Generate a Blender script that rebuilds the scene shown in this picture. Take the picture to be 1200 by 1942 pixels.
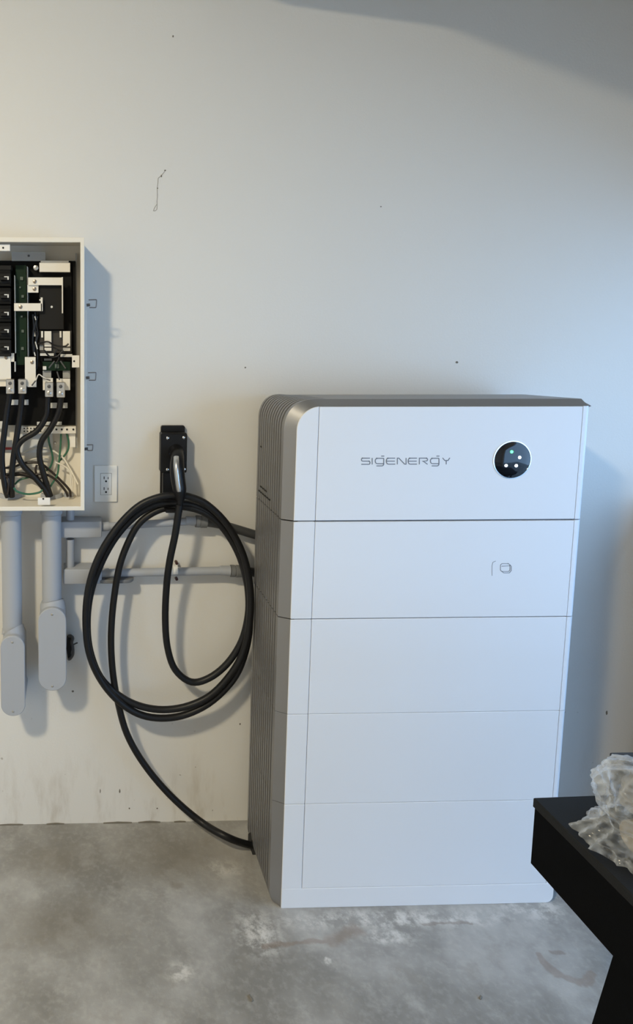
import bpy, bmesh, math, random
from mathutils import Vector, Matrix
random.seed(7)
for o in list(bpy.data.objects): bpy.data.objects.remove(o)
S = bpy.context.scene
C = S.collection

# ------------------------------------------------------------------ camera
CAM = Vector((-0.55884, -1.95852, 1.57884))
PITCH, YAW, ROLL, FPX, PPX, PPY = 0.1025006, 0.0259526, 0.0012255, 1243.3157, 177.225, 753.7525
_f = Vector((math.sin(YAW)*math.cos(PITCH), math.cos(YAW)*math.cos(PITCH), -math.sin(PITCH)))
_r0 = Vector((math.cos(YAW), -math.sin(YAW), 0)); _u0 = _r0.cross(_f)
_r = math.cos(ROLL)*_r0 + math.sin(ROLL)*_u0; _u = -math.sin(ROLL)*_r0 + math.cos(ROLL)*_u0
cd = bpy.data.cameras.new('camera'); cam = bpy.data.objects.new('camera', cd); C.objects.link(cam)
cam.matrix_world = Matrix(((_r.x, _u.x, -_f.x, CAM.x), (_r.y, _u.y, -_f.y, CAM.y), (_r.z, _u.z, -_f.z, CAM.z), (0, 0, 0, 1)))
cd.sensor_fit = 'HORIZONTAL'; cd.sensor_width = 36; cd.lens = FPX*36/1200
cd.shift_x = (600-PPX)/1200; cd.shift_y = (PPY-971)/1200; cd.clip_start = 0.02
S.camera = cam

# ------------------------------------------------------------------ light
W = bpy.data.worlds.new('sky'); S.world = W; W.use_nodes = True
W.node_tree.nodes['Background'].inputs[0].default_value = (0.37, 0.63, 1.0, 1)
W.node_tree.nodes['Background'].inputs[1].default_value = 4.4
def area(name, loc, target, sx, sy, power, col):
    l = bpy.data.lights.new(name, 'AREA'); l.shape = 'RECTANGLE'; l.size = sx; l.size_y = sy; l.energy = power; l.color = col
    o = bpy.data.objects.new(name, l); C.objects.link(o); o.location = loc
    o.rotation_euler = (Vector(target)-Vector(loc)).to_track_quat('-Z', 'Y').to_euler(); return o
area('warm_ceiling_lamp', (-1.75, -2.4, 3.10), (-1.75, -2.4, 0.0), 0.24, 0.24, 103, (1.0, 0.87, 0.62))
S.view_settings.view_transform = 'Standard'; S.view_settings.look = 'None'
S.view_settings.exposure = 0.0; S.view_settings.gamma = 1.0; S.view_settings.use_curve_mapping = False

# ------------------------------------------------------------------ helpers
def ray(u, v): return _f + (u-PPX)/FPX*_r - (v-PPY)/FPX*_u
def aty(u, v, y):
    d = ray(u, v); return CAM + d*((y-CAM.y)/d.y)
def atz(u, v, z):
    d = ray(u, v); return CAM + d*((z-CAM.z)/d.z)
def atx(u, v, x):
    d = ray(u, v); return CAM + d*((x-CAM.x)/d.x)

def new(): return bmesh.new()
def merge(bm, t):
    me = bpy.data.meshes.new('tmp'); t.to_mesh(me); t.free(); bm.from_mesh(me); bpy.data.meshes.remove(me)
def box(bm, x0, x1, y0, y1, z0, z1, bev=0, seg=1, mat=None):
    t = bmesh.new(); bmesh.ops.create_cube(t, size=1)
    for v in t.verts: v.co = Vector(((x0+x1)/2+v.co.x*(x1-x0), (y0+y1)/2+v.co.y*(y1-y0), (z0+z1)/2+v.co.z*(z1-z0)))
    if bev: bmesh.ops.bevel(t, geom=t.edges[:], offset=bev, segments=seg, affect='EDGES', profile=0.5)
    if mat: bmesh.ops.transform(t, matrix=mat, verts=t.verts)
    merge(bm, t)
def prism(bm, pts, axis, a, b, bev=0, seg=1):
    """pts polygon in the two other axes; axis 'x': (y,z), 'y': (x,z), 'z': (x,y)"""
    t = bmesh.new()
    mk = {'x': lambda p, h: (h, p[0], p[1]), 'y': lambda p, h: (p[0], h, p[1]), 'z': lambda p, h: (p[0], p[1], h)}[axis]
    A = [t.verts.new(mk(p, a)) for p in pts]; B = [t.verts.new(mk(p, b)) for p in pts]; n = len(pts)
    t.faces.new(A); t.faces.new(B[::-1])
    for i in range(n): t.faces.new((A[i], B[i], B[(i+1) % n], A[(i+1) % n]))
    bmesh.ops.recalc_face_normals(t, faces=t.faces)
    if bev:
        es = [e for e in t.edges if all(abs(mkv-e.verts[0].co['xyz'.index(axis)]) < 1e-6 for mkv in [e.verts[1].co['xyz'.index(axis)]])]
        bmesh.ops.bevel(t, geom=es, offset=bev, segments=seg, affect='EDGES', profile=0.5)
    merge(bm, t)
def frame(d):
    d = d.normalized(); a = Vector((0, 0, 1)) if abs(d.z) < .9 else Vector((1, 0, 0))
    p = d.cross(a).normalized(); return p, d.cross(p).normalized()
def loft(bm, pts, rads, n=16, cap=True):
    """rads: r or (rx, ry); parallel transported frame"""
    pts = [Vector(p) for p in pts]; t = bmesh.new(); rings = []
    T = []
    for i in range(len(pts)):
        T.append((pts[min(i+1, len(pts)-1)]-pts[max(i-1, 0)]).normalized())
    p, q = frame(T[0])
    for i, c in enumerate(pts):
        if i: 
            p = (p - T[i]*p.dot(T[i])).normalized(); q = T[i].cross(p).normalized()
        r = rads[i] if isinstance(rads, (list, tuple)) else rads
        rx, ry = r if isinstance(r, tuple) else (r, r)
        rings.append([t.verts.new(c+p*rx*math.cos(2*math.pi*k/n)+q*ry*math.sin(2*math.pi*k/n)) for k in range(n)])
    for a, b in zip(rings, rings[1:]):
        for k in range(n): t.faces.new((a[k], a[(k+1) % n], b[(k+1) % n], b[k]))
    if cap: t.faces.new(rings[0]); t.faces.new(rings[-1])
    bmesh.ops.recalc_face_normals(t, faces=t.faces); merge(bm, t)
def cyl(bm, a, b, r, n=20): loft(bm, [a, b], r, n)
def catmull(pts, k=6):
    pts = [Vector(p) for p in pts]; out = []
    P = [pts[0]*2-pts[1]]+pts+[pts[-1]*2-pts[-2]]
    for i in range(1, len(P)-2):
        for s in range(k):
            t = s/k; a, b, c, d = P[i-1], P[i], P[i+1], P[i+2]
            out.append(0.5*((2*b)+(c-a)*t+(2*a-5*b+4*c-d)*t*t+(3*b-a-3*c+d)*t**3))
    out.append(pts[-1]); return out
def tube(bm, pts, r, k=6, n=12): loft(bm, catmull(pts, k), r, n)
def rrect(x0, x1, z0, z1, r, n=6):
    o = []
    for cx, cz, a in ((x1-r, z1-r, 0), (x0+r, z1-r, 90), (x0+r, z0+r, 180), (x1-r, z0+r, 270)):
        for i in range(n+1):
            t = math.radians(a+90*i/n); o.append((cx+r*math.cos(t), cz+r*math.sin(t)))
    return o
def ribbon(bm, pts, w, y, th=0.0006, closed=False):
    """stroke of width w in the xz plane, front at y-th"""
    P = [Vector((p[0], p[1])) for p in pts]; n = len(P); L = []; Rr = []
    for i in range(n):
        a = P[(i-1) % n] if closed or i else None; b = P[(i+1) % n] if closed or i < n-1 else None
        d1 = (P[i]-a).normalized() if a is not None else None; d2 = (b-P[i]).normalized() if b is not None else None
        if d1 is None: d1 = d2
        if d2 is None: d2 = d1
        m = (d1+d2).normalized(); nn = Vector((-m.y, m.x)); s = w/2/max(.5, nn.dot(Vector((-d1.y, d1.x))))
        L.append(P[i]+nn*s); Rr.append(P[i]-nn*s)
    segs = range(n) if closed else range(n-1)
    for i in segs:
        j = (i+1) % n
        prism(bm, [tuple(L[i]), tuple(L[j]), tuple(Rr[j]), tuple(Rr[i])], 'y', y-th, y+0.0004)

def obj(name, bm, mat, parent=None, smooth=True, angle=35, label=None, kind=None):
    bmesh.ops.recalc_face_normals(bm, faces=bm.faces)
    me = bpy.data.meshes.new(name); bm.to_mesh(me); bm.free()
    me.materials.append(mat)
    if smooth:
        me.shade_smooth(); me.set_sharp_from_angle(angle=math.radians(angle))
    o = bpy.data.objects.new(name, me); C.objects.link(o)
    if parent is not None:
        o.parent = parent
        root = parent; off = Vector((0, 0, 0))
        while root is not None: off += root.location; root = root.parent
        o.location = -off
    if label: o['label'] = label
    if kind: o['kind'] = kind
    return o
def tag(o, label, cat, group=None):
    o['label'] = label; o['category'] = cat
    if group: o['group'] = group
    return o
def thing(name, label, cat, loc, group=None):
    o = bpy.data.objects.new(name, None); C.objects.link(o); o.location = loc; o.empty_display_size = .05
    return tag(o, label, cat, group)
def struct(name, bm, mat, **k):
    o = obj(name, bm, mat, **k); o['kind'] = 'structure'; return o
def B1(*a, **k):
    bm = new(); box(bm, *a, **k); return bm

# ------------------------------------------------------------------ materials
def mat(name, col, rough=.5, metal=0, **k):
    m = bpy.data.materials.new(name); m.use_nodes = True; b = m.node_tree.nodes['Principled BSDF']
    b.inputs['Base Color'].default_value = (*col, 1); b.inputs['Roughness'].default_value = rough; b.inputs['Metallic'].default_value = metal
    for kk, v in k.items(): b.inputs[kk].default_value = v
    return m
class N:
    """small node-math wrapper"""
    def __init__(s, m): s.t = m.node_tree; s.b = s.t.nodes['Principled BSDF']
    def node(s, ty, **k):
        n = s.t.nodes.new(ty)
        for a, v in k.items(): setattr(n, a, v)
        return n
    def put(s, sock, v):
        if isinstance(v, bpy.types.NodeSocket): s.t.links.new(v, sock)
        else: sock.default_value = v
    def m(s, op, a, b=0.0, c=0.0):
        n = s.node('ShaderNodeMath', operation=op); s.put(n.inputs[0], a); s.put(n.inputs[1], b); s.put(n.inputs[2], c); return n.outputs[0]
    def smooth(s, v, a, b):
        n = s.node('ShaderNodeMapRange', interpolation_type='SMOOTHSTEP'); s.put(n.inputs[0], v); n.inputs[1].default_value = a; n.inputs[2].default_value = b
        return n.outputs[0]
    def noise(s, vec, scale, detail=4, rough=.5, out='Fac'):
        n = s.node('ShaderNodeTexNoise'); s.put(n.inputs['Vector'], vec); n.inputs['Scale'].default_value = scale
        n.inputs['Detail'].default_value = detail; n.inputs['Roughness'].default_value = rough; return n.outputs[out]
    def mix(s, f, a, b):
        n = s.node('ShaderNodeMix', data_type='RGBA'); s.put(n.inputs[0], f)
        s.put(n.inputs[6], a if not isinstance(a, tuple) else (*a, 1)); s.put(n.inputs[7], b if not isinstance(b, tuple) else (*b, 1)); return n.outputs[2]
    def pos(s): return s.node('ShaderNodeNewGeometry').outputs['Position']
    def xyz(s, v):
        n = s.node('ShaderNodeSeparateXYZ'); s.put(n.inputs[0], v); return n.outputs
    def bump(s, h, strength, dist):
        n = s.node('ShaderNodeBump'); s.put(n.inputs['Height'], h); n.inputs['Strength'].default_value = strength; n.inputs['Distance'].default_value = dist
        s.t.links.new(n.outputs[0], s.b.inputs['Normal'])
def grain(m, scale=900, strength=.12, dist=.0006):
    n = N(m); n.bump(n.noise(n.pos(), scale, 2), strength, dist); return m

M = {}
M['white_panel'] = grain(mat('white_panel', (.735, .76, .81), .42), 1400, .06, .0004)
M['silver'] = grain(mat('silver_paint', (.275, .275, .28), .42, .62), 1600, .1, .0004)
M['seam'] = mat('seam_dark', (.10, .105, .12), .6)
M['black_plastic'] = grain(mat('black_plastic', (.006, .006, .007), .42, **{'Specular IOR Level': .3}), 1200, .05)
M['cable'] = grain(mat('black_rubber', (.006, .006, .007), .45, **{'Specular IOR Level': .35}), 1500, .08)
M['chrome'] = mat('chrome', (.75, .76, .78), .12, 1)
M['steel'] = mat('steel', (.62, .60, .57), .28, 1)
M['tin'] = grain(mat('tinned_bar', (.84, .80, .72), .38, .35), 700, .05)
M['enclosure'] = grain(mat('enclosure_paint', (.76, .72, .64), .42), 900, .06)
M['enclosure_edge'] = mat('tab_paint', (.80, .78, .74), .4)
M['grey_zinc'] = mat('grey_plate', (.34, .34, .33), .5)
M['board_black'] = mat('board_black', (.004, .004, .004), .6, **{'Specular IOR Level': .15})
M['board_grey'] = mat('block_grey', (.011, .0105, .010), .6, **{'Specular IOR Level': .2})
M['pcb'] = mat('green_board', (.004, .020, .009), .5, **{'Specular IOR Level': .2})
M['pcb_part'] = mat('board_component', (.10, .13, .11), .45)
M['rail'] = mat('white_rail', (.74, .73, .70), .5)
M['label'] = mat('paper_label', (.62, .62, .60), .6)
M['red'] = mat('red_stripe', (.35, .03, .03), .5)
M['green_wire'] = mat('green_wire', (.03, .13, .075), .4)
M['white_wire'] = mat('white_wire', (.72, .68, .60), .45)
M['brown_wire'] = mat('brown_black_wire', (.020, .013, .010), .35)
M['pvc'] = grain(mat('grey_pvc', (.36, .38, .42), .5), 800, .06)
M['pvc_dark'] = grain(mat('grey_pvc_nut', (.16, .165, .17), .5), 800, .06)
M['flex'] = mat('flex_conduit', (.05, .052, .055), .5)
M['ivory'] = mat('white_plate', (.80, .79, .76), .4)
M['hole'] = mat('dark_hole', (.01, .01, .01), .7)
M['logo'] = mat('logo_grey', (.16, .175, .21), .5)
M['lens'] = mat('lens_black', (.006, .007, .010), .06)
M['desk'] = grain(mat('black_desk', (.0018, .0020, .0026), .7, **{'Specular IOR Level': .06}), 300, .15, .001)
M['desk_top'] = grain(mat('black_desk_top', (.006, .0065, .007), .6, **{'Specular IOR Level': .25}), 300, .2, .001)
M['dark_stuff'] = mat('black_case', (.012, .012, .013), .45)
M['tan'] = grain(mat('tan_card', (.26, .215, .15), .8), 200, .2, .001)
M['foam'] = mat('grey_foam', (.20, .195, .19), .9)
M['hinge'] = mat('hinge_wire', (.13, .13, .14), .4, .6)
M['bronze'] = mat('bronze_screw', (.36, .30, .24), .32, 1)
M['clamp'] = mat('grey_clip', (.07, .07, .072), .5)
M['scuff'] = mat('scuff_grey', (.16, .145, .12), .8)
M['door'] = mat('overhead_door', (.62, .62, .60), .5)
M['ceiling'] = mat('ceiling_paint', (.72, .72, .70), .9)
def emit(name, col, st):
    m = mat(name, col, .3); b = m.node_tree.nodes['Principled BSDF']; b.inputs['Emission Color'].default_value = (*col, 1); b.inputs['Emission Strength'].default_value = st; return m
M['led_green'] = emit('led_green', (.10, 1.0, .25), 2.5)
M['white_dot'] = emit('white_dot', (.85, .92, 1.0), 1.6)
M['lamp_glass'] = emit('lamp_glass', (1.0, .80, .52), 3.0)

# painted drywall: orange-peel relief, grubby near the slab
m = mat('wall_paint', (.70, .69, .665), .62); n = N(m); p = n.pos(); X, Y, Z = n.xyz(p)
st = n.node('ShaderNodeMapping'); n.put(st.inputs[0], p); st.inputs['Scale'].default_value = (3.0, 1, .8)
dirt = n.m('MULTIPLY', n.smooth(Z, .34, .0), n.smooth(n.noise(st.outputs[0], 5, 6, .65), .48, .74))
spots = n.m('MULTIPLY', n.smooth(n.noise(p, 46, 2, .4), .735, .775), n.smooth(Z, .55, .10))
col = n.mix(n.noise(p, 1.3, 3), (.685, .675, .65), (.715, .705, .68))
col = n.mix(n.m('MULTIPLY', dirt, .45), col, (.36, .30, .22))
col = n.mix(n.m('MULTIPLY', spots, .6), col, (.20, .16, .12))
n.put(n.b.inputs['Base Color'], col)
n.bump(n.m('ADD', n.noise(p, 150, 3, .55), n.m('MULTIPLY', n.noise(p, 420, 2), .35)), .12, .0035)
M['wall'] = m

# concrete slab with blotches, efflorescence and a few rust-brown marks
m = mat('concrete', (.35, .34, .32), .62); n = N(m); p = n.pos(); X, Y, Z = n.xyz(p)
big = n.noise(p, 2.6, 5, .6); mid = n.noise(p, 9, 6, .62); fine = n.noise(p, 60, 4, .6)
col = n.mix(n.smooth(big, .36, .66), (.205, .200, .190), (.40, .398, .392))
col = n.mix(n.m('MULTIPLY', n.smooth(mid, .52, .70), .55), col, (.43, .425, .415))
col = n.mix(n.m('MULTIPLY', n.smooth(mid, .46, .30), .45), col, (.25, .235, .21))
col = n.mix(n.m('MULTIPLY', n.smooth(fine, .45, .70), .16), col, (.56, .55, .53))
wv = n.node('ShaderNodeVectorMath', operation='MULTIPLY_ADD'); nz = n.noise(p, 11, 4, .6, 'Color')
n.put(wv.inputs[0], nz); wv.inputs[1].default_value = (.06, .06, 0); n.put(wv.inputs[2], p)
sub = n.node('ShaderNodeVectorMath', operation='ADD'); n.put(sub.inputs[0], wv.outputs[0]); sub.inputs[1].default_value = (-.03, -.03, 0)
WX, WY, _ = n.xyz(sub.outputs[0])
def seg(x0, y0, x1, y1, w, soft):
    dx, dy = x1-x0, y1-y0; L2 = dx*dx+dy*dy
    ax = n.m('SUBTRACT', WX, x0); ay = n.m('SUBTRACT', WY, y0)
    t = n.m('DIVIDE', n.m('ADD', n.m('MULTIPLY', ax, dx), n.m('MULTIPLY', ay, dy)), L2)
    t = n.m('MINIMUM', n.m('MAXIMUM', t, 0.0), 1.0)
    ex = n.m('SUBTRACT', ax, n.m('MULTIPLY', t, dx)); ey = n.m('SUBTRACT', ay, n.m('MULTIPLY', t, dy))
    d = n.m('SQRT', n.m('ADD', n.m('MULTIPLY', ex, ex), n.m('MULTIPLY', ey, ey)))
    return n.smooth(d, w+soft, w)
def blot(cx, cy, rx, ry, soft=.5):
    a = n.m('DIVIDE', n.m('SUBTRACT', WX, cx), rx); b_ = n.m('DIVIDE', n.m('SUBTRACT', WY, cy), ry)
    d = n.m('SQRT', n.m('ADD', n.m('MULTIPLY', a, a), n.m('MULTIPLY', b_, b_))); return n.smooth(d, 1+soft, 1-soft)
def mx(*a):
    r = a[0]
    for q in a[1:]: r = n.m('MAXIMUM', r, q)
    return r
# white efflorescence in front of and beside the cabinet
wm = mx(blot(-.085, -.40, .05, .06, .8), blot(.30, -.365, .30, .024, .8), blot(.065, -.49, .010, .010, .4), blot(-.13, -.19, .05, .03, .8),
        blot(.25, -.415, .06, .02, .7), blot(-.30, -.50, .03, .02, .8), blot(.70, -.33, .08, .04, .8))
wm = n.m('MULTIPLY', wm, n.smooth(n.noise(p, 26, 6, .7), .40, .62))
col = n.mix(n.m('MULTIPLY', wm, .85), col, (.66, .65, .635))
# darker brownish areas
dm = mx(blot(-.20, -.14, .20, .07, .9), blot(-.27, -.245, .022, .016, .5), blot(-.60, -.36, .12, .06, .9), blot(-.62, -.14, .10, .05, .9))
col = n.mix(n.m('MULTIPLY', dm, .5), col, (.185, .165, .135))
def arc(cx, cy, r, w, a0, a1):
    pts = [(cx+r*math.cos(math.radians(a0+(a1-a0)*i/5)), cy+r*math.sin(math.radians(a0+(a1-a0)*i/5))) for i in range(6)]
    return mx(*[seg(*pts[i], *pts[i+1], w, w*1.2) for i in range(5)])
bm_ = mx(seg(-.08, -.43, .10, -.425, .003, .007), seg(.10, -.425, .18, -.395, .003, .022), arc(.668, -.490, .058, .006, 165, 310))
col = n.mix(n.m('MULTIPLY', bm_, .38), col, (.20, .13, .085))
col = n.mix(n.m('MULTIPLY', mx(seg(.36, -.385, .50, -.378, .002, .005), seg(.655, -.465, .675, -.47, .003, .006)), .5), col, (.19, .15, .12))
n.put(n.b.inputs['Base Color'], col)
n.bump(n.m('ADD', n.noise(p, 35, 6, .65), n.m('MULTIPLY', n.noise(p, 220, 3), .4)), .18, .004)
n.put(n.b.inputs['Roughness'], n.m('ADD', n.m('MULTIPLY', big, .3), .40))
M['floor'] = m

# clear polythene
m = bpy.data.materials.new('clear_plastic'); m.use_nodes = True; t = m.node_tree; b = t.nodes['Principled BSDF']
b.inputs['Base Color'].default_value = (.82, .87, .93, 1); b.inputs['Roughness'].default_value = .16; b.inputs['Specular IOR Level'].default_value = .8
tr = t.nodes.new('ShaderNodeBsdfTransparent'); tr.inputs[0].default_value = (.93, .94, .95, 1)
ms = t.nodes.new('ShaderNodeMixShader'); lw = t.nodes.new('ShaderNodeLayerWeight'); lw.inputs[0].default_value = .42
nz = t.nodes.new('ShaderNodeTexNoise'); nz.inputs['Scale'].default_value = 14; nz.inputs['Detail'].default_value = 5
mp = t.nodes.new('ShaderNodeMapRange'); mp.inputs[1].default_value = .42; mp.inputs[2].default_value = .7; mp.inputs[3].default_value = .04; mp.inputs[4].default_value = .24
ad = t.nodes.new('ShaderNodeMath'); ad.use_clamp = True; ml = t.nodes.new('ShaderNodeMath'); ml.operation = 'MULTIPLY'; ml.inputs[1].default_value = .50
t.links.new(nz.outputs['Fac'], mp.inputs[0]); t.links.new(lw.outputs['Facing'], ml.inputs[0]); t.links.new(ml.outputs[0], ad.inputs[0]); t.links.new(mp.outputs[0], ad.inputs[1])
t.links.new(ad.outputs[0], ms.inputs[0]); t.links.new(tr.outputs[0], ms.inputs[1]); t.links.new(b.outputs[0], ms.inputs[2])
t.links.new(ms.outputs[0], t.nodes['Material Output'].inputs[0])
M['plastic'] = m

# ------------------------------------------------------------------ setting
bm = new(); box(bm, -3, 1.62, 0, .12, 0, 3.5); wall_back = struct('wall_back', bm, M['wall'], smooth=False)
struct('floor', B1(-3.1, 4.6, -5.1, .12, -.10, 0), M['floor'], smooth=False)
struct('ceiling', B1(-3.1, 1.62, -5.1, .12, 3.5, 3.6), M['ceiling'], smooth=False)
struct('wall_left', B1(-3.12, -3.0, -5.1, .12, 0, 3.5), M['wall'], smooth=False)
bm = new(); box(bm, -3, 1.62, -5.12, -5.0, 0, 3.5); struct('wall_front', bm, M['wall'], smooth=False)
bm = new()                                             # side wall with the doorway the daylight comes through
box(bm, 1.50, 1.62, -.14, 0, 0, 3.5); box(bm, 1.50, 1.62, -5.0, -3.7, 0, 3.5); box(bm, 1.50, 1.62, -3.7, -.14, 1.86, 3.5)
struct('wall_right', bm, M['wall'], smooth=False)
# ragged foot of the drywall: small broken lips where the paint has lifted off the slab
rnd = random.Random(3)
for u0, u1, h in ((88, 122, 1.6), (196, 250, 1.4), (262, 304, 2.2), (0, 44, 1.2), (330, 352, 1.0)):
    bm = new(); a = aty(u0, 1562, -.001); b_ = aty(u1, 1560, -.001); s = []
    k = 7
    for i in range(k): s.append((a.x+(b_.x-a.x)*i/(k-1), .0012+h/620*math.sin(math.pi*i/(k-1))*(0.6+.5*rnd.random())))
    prism(bm, s+[(b_.x, .0), (a.x, .0)], 'y', -.004, .001); obj('broken_edge', bm, M['scuff'], wall_back, smooth=False)
# thin dangling scuff trail and specks on the paint
def speck(u, v, w, h):
    bm = new(); c = aty(u, v, 0); pts = [(c.x+w/1240*math.cos(a)*(0.8+.4*rnd.random()), c.z+h/1240*math.sin(a)*(.8+.4*rnd.random())) for a in [i*math.pi/5 for i in range(10)]]
    prism(bm, pts, 'y', -.0006, .0005); obj('paint_speck', bm, M['scuff'], wall_back, smooth=False)
for a in ((866, 687, 5, 4), (328, 69, 3, 3.5), (1150, 1352, 4, 9), (465, 697, 3, 3), (722, 392, 3, 2), (138, 1311, 5, 4), (455, 1373, 3, 4), (227, 1500, 3, 8), (306, 334, 2.2, 4.5), (313, 323, 3.5, 2), (298.5, 357, 2.5, 2.5), (190, 1500, 2, 9), (298, 1533, 3, 3), (245, 1533, 3, 4)): speck(*a)
for pl in ([(314, 323), (306, 333), (300, 338), (299.5, 346), (298, 357), (298.5, 372), (297.5, 383)], [(297.6, 382), (298, 390), (297.5, 397), (294.5, 400), (291, 400), (292.5, 395), (297, 388)]):
    bm = new(); ribbon(bm, [(aty(u, v, 0).x, aty(u, v, 0).z) for u, v in pl], .0011, 0, .0005); obj('hairline_crack', bm, M['scuff'], wall_back, smooth=False)

# ------------------------------------------------------------------ stacked home battery
YF, WD, DP, ZT = -.3261, .7595, .26, 1.387
Z = [1.387, 1.0908, .8276, .5636, .3069, 0]
stack = thing('battery_stack', 'tall white and silver home battery tower of stacked modules standing on the floor', 'battery', (WD/2, YF+DP/2, 0))
ribs = []; nr = 11; d0, d1 = .036, .250
for i in range(nr):
    a = d0+(d1-d0)*i/nr; w = (d1-d0)/nr
    ribs += [(a+.02*w, 1), (a+.06*w, 0), (a+.52*w, 0), (a+.56*w, 1)]
def profile(t, amp):
    """t 0 = side, 1 = top: list of (outward offset, depth)"""
    o1 = .028*(1-t)+.016*t; e1 = .018*(1-t)+.028*t; ob = .028*(1-t)+.005*t
    pr = [(-.004, .011), (0, .003), (o1*.5, .003+(e1-.003)*.5), (o1, e1)]
    for d, g in ribs:
        base = o1+(ob-o1)*(d-e1)/(DP-e1); pr.append((base-(0 if g else .013*amp), d))
    pr.append((ob, .254)); pr.append((ob-.006*(1-t)-.002*t, DP)); return pr
def shell(path):
    """path: list of (x, z, nx, nz, t, amp, oscale, rightcut)"""
    bm = new(); rows = []
    for x, z, nx, nz, t, amp, osc, rc in path:
        rows.append([bm.verts.new((x+nx*o*osc-(rc if o > 0.001 else 0), YF+d, z+nz*o*osc)) for o, d in profile(t, amp)])
    for a, b in zip(rows, rows[1:]):
        for k in range(len(a)-1): bm.faces.new((a[k], a[k+1], b[k+1], b[k]))
    return bm, rows
def straight(z0, z1, gap):
    return [(0, z0, -1, 0, 0, 1, 1, 0), (0, z1-gap, -1, 0, 0, 1, 1, 0)]
RC = .060
def module(name, label, i, gap, panels=True):
    z1, z0 = Z[i], Z[i+1]
    e = bpy.data.objects.new(name, None); C.objects.link(e); e.parent = stack; e.empty_display_size = .03; e['label'] = label
    root = Vector(stack.location); e.location = Vector((WD/2, YF+DP/2, z0))-root
    zt = z1-gap
    # silver shell
    if i == 0:
        path = [(0, z0, -1, 0, 0, 1, 1, 0), (0, z1-RC-.02, -1, 0, 0, 1, 1, 0)]
        for k in range(13):
            a = math.radians(90*k/12); t = max(0, min(1, (k-4)/8)); t = t*t*(3-2*t)
            path.append((RC-RC*math.cos(a), z1-RC+RC*math.sin(a), -math.cos(a), math.sin(a), t, 1-.35*k/12, 1, 0))
        path += [(RC+.010, z1, 0, 1, 1, .45, 1, 0), (RC+.030, z1, 0, 1, 1, 0, 1, 0), (WD-.02, z1, 0, 1, 1, 0, 1, 0), (WD, z1, 0, 1, 1, 0, 1, .008)]
        bm, rows = shell(path); bm.faces.new(rows[-1]+[bm.verts.new((WD-.008, YF+DP, z1-.05)), bm.verts.new((WD-.008, YF+.011, z1-.05))])
    elif i == 4:
        path = []
        for k in range(9):
            z = .040*k/8; path.append((0, z, -1, 0, 0, 1, .25+.75*math.sqrt(max(0, 1-(1-z/.040)**2)), 0))
        path.append((0, zt, -1, 0, 0, 1, 1, 0)); bm, rows = shell(path)
    else:
        bm, rows = shell([(0, z0, -1, 0, 0, 1, 1, 0), (0, zt, -1, 0, 0, 1, 1, 0)])
    if i:   # top edge lip so the joint has depth
        a = rows[-1]; b = [bm.verts.new((v.co.x+.010, v.co.y, v.co.z)) for v in a]
        for k in range(len(a)-1): bm.faces.new((a[k], a[k+1], b[k+1], b[k]))
    sh = obj('side_shell', bm, M['silver'], e, angle=25, label='ribbed silver side and chamfer')
    # dark core that closes the joints
    bm = new()
    if i == 0:
        box(bm, .004, WD-.006, YF+.0105, YF+DP-.002, z0, z1-.062); box(bm, .066, WD-.006, YF+.0105, YF+DP-.002, z1-.062, z1-.002)
        prism(bm, [(.066, z1-.062), (.004, z1-.062)]+[(.064-.060*math.cos(math.radians(a)), z1-.062+.058*math.sin(math.radians(a))) for a in range(0, 91, 15)], 'y', YF+.0105, YF+DP-.002)
    else:
        box(bm, .004, WD-.006, YF+.0105, YF+DP-.002, z0, z1-.0005)
    obj('core', bm, M['seam'], e, smooth=False)
    # right return wall
    bm = new(); box(bm, WD-.006, WD-.0005, YF+.020, YF+DP, z0+.0004, zt-(0 if i else .004)); obj('side_panel', bm, M['white_panel'], e, smooth=False)
    sx0, sx1, g = .0555, .7365, .0008
    zb = z0+(.058 if i == 4 else 0)
    # left trim strip (rounded shoulder on the top module)
    bm = new()
    if i == 0:
        pts = [(0, z0), (sx0-g, z0), (sx0-g, z1-.0002)]+[(RC-RC*math.cos(math.radians(a)), z1-RC+RC*math.sin(math.radians(a))) for a in range(84, -1, -6)]
        prism(bm, pts, 'y', YF, YF+.012, .0010)
    else: box(bm, 0.0, sx0-g, YF, YF+.012, zb, zt, .0009, 1)
    obj('trim_strip', bm, M['white_panel'], e)
    bm = new(); box(bm, sx0+g, sx1-.0002, YF+.0006, YF+.012, zb+(.0006 if i == 4 else 0), zt-(.0010 if i < 2 else 0), .0009, 1); obj('front_panel', bm, M['white_panel'], e, label='flat white front panel')
    bm = new(); r = .016
    pts = [(sx1+.0011, YF+.012), (sx1+.0011, YF+.0010), (WD-r, YF+.0010)]+[(WD-r+r*math.sin(math.radians(a)), YF+.0010+r-r*math.cos(math.radians(a))) for a in range(10, 91, 10)]+[(WD, YF+.03), (WD-.004, YF+.03), (WD-.004, YF+.018)]
    prism(bm, pts, 'z', zb, zt); obj('corner_strip', bm, M['white_panel'], e)
    if i == 4:   # plinth
        bm = new(); rr = .020
        pts = [(0, 0), (WD-rr, 0)]+[(WD-rr+rr*math.sin(math.radians(a)), rr-rr*math.cos(math.radians(a))) for a in range(15, 91, 15)]+[(WD, .058), (0, .058)]
        prism(bm, pts, 'y', YF, YF+.014, .001); obj('plinth', bm, M['white_panel'], e)
    return e
inv = module('inverter_module', 'top white module with logo and round status window', 0, 0)
chg = module('charger_module', 'white module with small card icon', 1, .0032)
module('battery_module', 'plain white module', 2, .0026); module('battery_module', 'plain white module', 3, .0011); module('battery_module', 'lowest white module with plinth', 4, .0011)
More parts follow.
